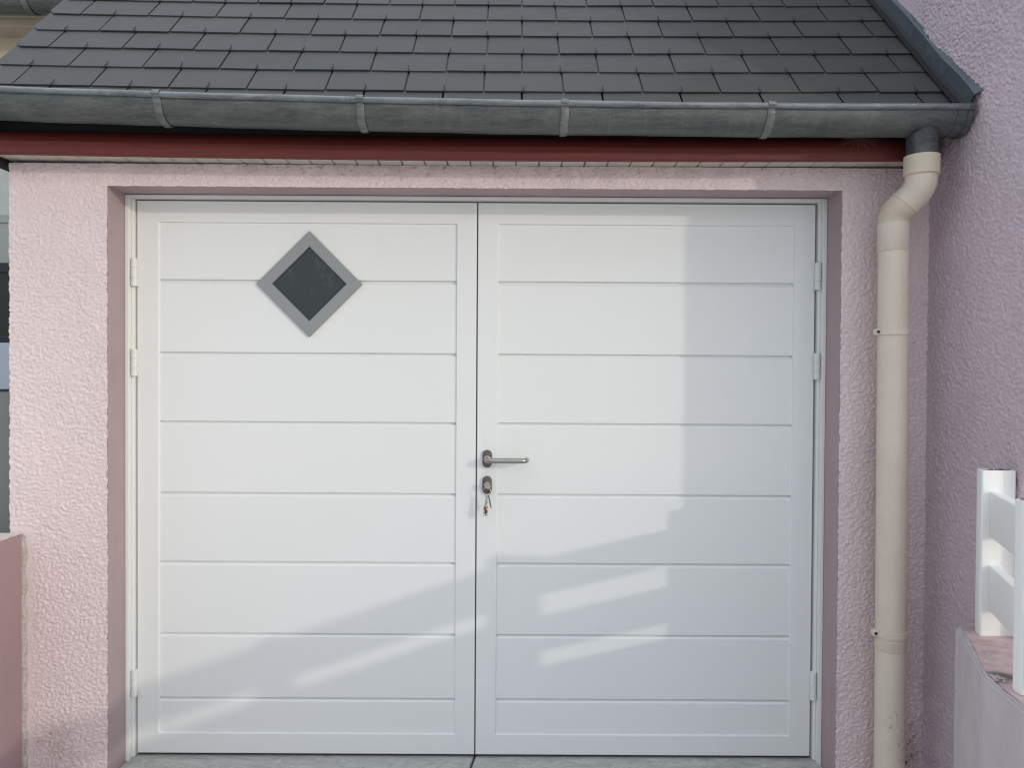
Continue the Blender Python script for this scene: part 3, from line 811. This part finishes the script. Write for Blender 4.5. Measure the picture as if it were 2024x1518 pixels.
def build_railing():
    WZ = .636
    def post(x0, y1, w, d, h=1.075, rot=0.):
        """x0,y1 = back-left corner; d = depth toward the street"""
        bm = bmesh.new(); t = .003; y0 = y1-d; x1 = x0+w
        for b in ((x0, x1, y0, y0+t), (x0, x1, y1-t, y1), (x0, x0+t, y0+t, y1-t), (x1-t, x1, y0+t, y1-t)):
            pass
        r = .006
        def lp(k, z):
            pts = []
            for cx, cy, a0 in ((x1-r, y1-r, 0), (x0+r, y1-r, 90), (x0+r, y0+r, 180), (x1-r, y0+r, 270)):
                for i in range(5):
                    a = math.radians(a0+i*22.5); pts.append((cx+(r-k)*math.cos(a), cy+(r-k)*math.sin(a), z))
            return [bm.verts.new(p) for p in pts]
        L = [lp(0, WZ), lp(0, h-.001), lp(.0008, h), lp(.003, h), lp(.003, h-.04)]
        for A, B in zip(L[:-1], L[1:]):
            n = len(A)
            for k in range(n): bm.faces.new((A[k], A[(k+1) % n], B[(k+1) % n], B[k]))
        for v_ in bm.verts: v_.co.x += (v_.co.y-y1)*rot
        p = obj('post', bm, M['pvc_white'], rail, 35)
        bm = bmesh.new()
        for i in range(16):
            cx = random.uniform(x0+.01, x1-.012); cy = random.uniform(y0+.01, y1-.01); s = random.uniform(.004, .009)
            add_prism(bm, [(cx+s*math.cos(a)*random.uniform(.6, 1.2), cy+s*.8*math.sin(a)*random.uniform(.6, 1.2)) for a in np.linspace(0, 2*math.pi, 7)[:-1]], 'z', h-.03, h+random.uniform(-.003, .004))
        add_prism(bm, [(x0+.0035, y0+.0035), (x1-.0035, y0+.0035), (x1-.0035, y1-.0035), (x0+.0035, y1-.0035)], 'z', h-.032, h-.010)
        for v_ in bm.verts: v_.co.x += (v_.co.y-y1)*rot
        obj('post_filling', bm, M['debris'], p)
    post(1.4485, -.543, .096, .050, 1.098, .30)
    post(1.286, -.955, .165, .036, 1.078, .05)  # second post widened out of view to fit its shadow on the door
    ys = [-.950, -1.56, -2.25, -2.95]
    fall = lambda y: -.058*(-.95-y)          # unseen street side panels lowered to place their shadow on the door
    for y in ys[1:]: post(1.254, y, .085, .050, 1.046+fall(y))  # posts of the unseen street side panels, lowered with them
    def railing_bar(a, b, z0, z1, w=.029, dz0=0., dz1=0.):
        a = Vector(a); b = Vector(b); d = (b-a); L = d.length; ang = math.atan2(d.y, d.x)
        bm = bmesh.new(); add_box(bm, 0, L, -w/2, w/2, z0, z1, .0045, 3)
        for v_ in bm.verts: v_.co.z += dz0+(dz1-dz0)*v_.co.x/L
        bmesh.ops.rotate(bm, verts=bm.verts, cent=(0, 0, 0), matrix=Matrix.Rotation(ang, 3, 'Z'))
        bmesh.ops.translate(bm, verts=bm.verts, vec=(a.x, a.y, 0))
        obj('rail', bm, M['pvc_white'], rail, 35)
    for z0, z1 in ((.912, 1.040), (.708, .834)):
        railing_bar((1.4725, -.590, 0), (1.345, -.955, 0), z0, z1)
        for i in range(len(ys)-1):      # unseen street side panels: rails broadened to narrow the lit slots on the door
            xa = 1.313 if i == 0 else 1.297
            railing_bar((xa, ys[i]-.045, 0), (1.297, ys[i+1]-.006, 0), z0-(.02 if z0 > .9 else .045), z1+(.004 if z0 < .9 else 0), .029, fall(ys[i]), fall(ys[i+1]))
build_railing()

# ================================================================= LEFT SIDE
bw = thing('boundary_wall', 'low dusky pink garden wall with pale chipped top against the garage corner', 'wall')
def build_bwall():
    bm = bmesh.new()
    add_prism(bm, [(-1.78, -.3), (-1.5055, -.3), (-1.5055, .806), (-1.512, .812), (-1.78, .812)], 'y', -4.5, -.153)
    obj('wall', bm, M['lowwall'], bw)
    bm = bmesh.new()
    add_box(bm, -1.785, -1.510, -4.5, -.156, .8125, .817)
    bmesh.ops.subdivide_edges(bm, edges=[e for e in bm.edges if abs(e.verts[0].co.y-e.verts[1].co.y) > 1], cuts=300)
    for v in bm.verts:
        v.co.x += random.uniform(-.002, .003)
        if v.co.z > .815: v.co.z += random.uniform(-.001, .0018)
    obj('coping', bm, new_mat('chipped_mortar', (.60, .54, .49), .9), bw)
    # ragged mortar line where the wall meets the render
    bm = bmesh.new(); A = []; zz = np.arange(-.1, .812, .006)
    for i, z in enumerate(zz):
        j = .004+.0035*math.sin(i*.37)+random.uniform(-.002, .002)
        A.append([bm.verts.new((-1.5065, -.164, z)), bm.verts.new((-1.5035+j*.6, -.1635, z)), bm.verts.new((-1.500+j, -.1515, z))])
    for i in range(len(A)-1):
        for k in range(2): bm.faces.new((A[i][k], A[i][k+1], A[i+1][k+1], A[i+1][k]))
    obj('mortar_joint', bm, concrete_mat('crumbling_mortar', (.50, .43, .40), .8, 6), bw)
build_bwall()
gp = thing('fence_panel', 'plain grey-green screen panel with a dark top edge beside the garage corner', 'fence')
def build_panel():
    bm = bmesh.new(); add_box(bm, -3.4, -1.570, .02, .045, -.07, 1.286, .002); obj('panel', bm, M['greypanel'], gp)
    bm = bmesh.new(); add_box(bm, -3.4, -1.568, .016, .049, 1.2865, 1.293); obj('top_trim', bm, M['darkframe'], gp)
build_panel()
hb = thing('house', 'pale house behind the garage with dark window, beige eaves and zinc gutter', 'house')
def build_back():
    Y = 1.15
    bm = bmesh.new(); add_box(bm, -6, -1.75, Y, 6, -.3, 2.60); 
    obj('wall', bm, M['palewall'], hb)
    bm = bmesh.new(); add_box(bm, -6.02, 2.5, Y-.02, Y+.1, 2.6005, 3.085); obj('upper_wall', bm, M['beige'], hb)
    bm = bmesh.new(); add_box(bm, -6.05, 2.5, Y-.14, Y-.021, 3.02, 3.058, .003); add_box(bm, -6.05, 2.5, Y-.16, Y-.021, 3.0585, 3.10, .003); obj('cornice', bm, M['beige'], hb)
    # window with shutter box
    bm = bmesh.new(); add_box(bm, -4.2, -1.90, Y-.012, Y+.002, 2.10, 2.138, .002); obj('lintel', bm, M['shutter'], hb)
    bm = bmesh.new(); add_box(bm, -4.2, -1.90, Y-.006, Y+.002, 1.90, 2.099); w = obj('window', bm, M['shutter'], hb)
    for i in range(28):
        pass
    bm = bmesh.new(); add_box(bm, -4.2, -1.90, Y-.02, Y+.002, 1.85, 1.899, .003); add_box(bm, -4.2, -1.90, Y-.02, Y+.002, 1.500, 1.53, .003); obj('window_frame', bm, M['darkframe'], w)
    bm = bmesh.new(); add_box(bm, -4.2, -1.90, Y-.004, Y+.001, 1.531, 1.849); obj('window_pane', bm, M['darkglass'], w)
    bm = bmesh.new(); add_box(bm, -4.2, -1.90, Y-.03, Y+.002, 1.10, 1.499); obj('sill_panel', bm, M['bluewhite'], hb)
    # gutter + bracket
    yc = Y-.24; r = .075; zc = 3.115+.0
    bm = bmesh.new(); n = 20
    rows = [[bm.verts.new((x, yc+r*math.cos(math.pi*(1+j/n)), zc+r*math.sin(math.pi*(1+j/n)))) for j in range(n+1)] for x in np.linspace(-6, 2.4, 20)]
    for i in range(19):
        for j in range(n): bm.faces.new((rows[i][j], rows[i+1][j], rows[i+1][j+1], rows[i][j+1]))
    g = obj('gutter', bm, M['zinc'], hb, 50)
    bm = bmesh.new(); add_tube(bm, [(-6, yc-r-.003, zc), (2.4, yc-r-.003, zc)], .009, 12); obj('rolled_rim', bm, M['zinc_clip'], g, 50)
    for xc in (-2.135, -2.9):
        bm = bmesh.new(); w2 = .014
        q = [(yc+(r+k)*math.cos(math.pi*(1+j/n)), zc+(r+k)*math.sin(math.pi*(1+j/n))) for k in (.001, .004) for j in (range(n+1) if k < .002 else range(n, -1, -1))]
        a = [[bm.verts.new((x, *p)) for p in q] for x in (xc-w2, xc+w2)]; m = len(q)
        for j in range(m): bm.faces.new((a[0][j], a[0][(j+1) % m], a[1][(j+1) % m], a[1][j]))
        obj('gutter_bracket', bm, M['zinc_clip'], g, 50)
    bm = bmesh.new(); add_prism(bm, [(Y-.20, 3.17), (Y+3, 6.2), (Y+6, 3.2), (Y+6, 3.1), (Y-.16, 3.1)], 'x', -6.1, 2.5); obj('roof', bm, M['slate'], hb)
build_back()

# ================================================================= COBWEB
def cobweb():
    bm = bmesh.new(); c = Vector((1.232, -.252, 2.122)); rng = random.Random(4); ends = []
    for i in range(15):
        a = math.radians(188+i*11.5+rng.uniform(-4, 4)); r = rng.uniform(.045, .085)
        e = c+Vector((math.cos(a)*r*1.1, rng.uniform(-.012, .004), math.sin(a)*r*.65)); ends.append(e)
        add_tube(bm, [c+(e-c)*.08, c+(e-c)*.5+Vector((0, -.002, -.001)), e], .0002, 4, cap=False)
    for f in (.35, .55, .75):
        for a, b in zip(ends[:-1], ends[1:]):
            if rng.random() < .7: add_tube(bm, [c+(a-c)*f, c+((a+b)/2-c)*f*.96, c+(b-c)*f], .0002, 4, cap=False)
    tag(obj('cobweb', bm, M['web']), 'faint torn cobweb under the gutter on the dark red fascia', 'cobweb')
cobweb()
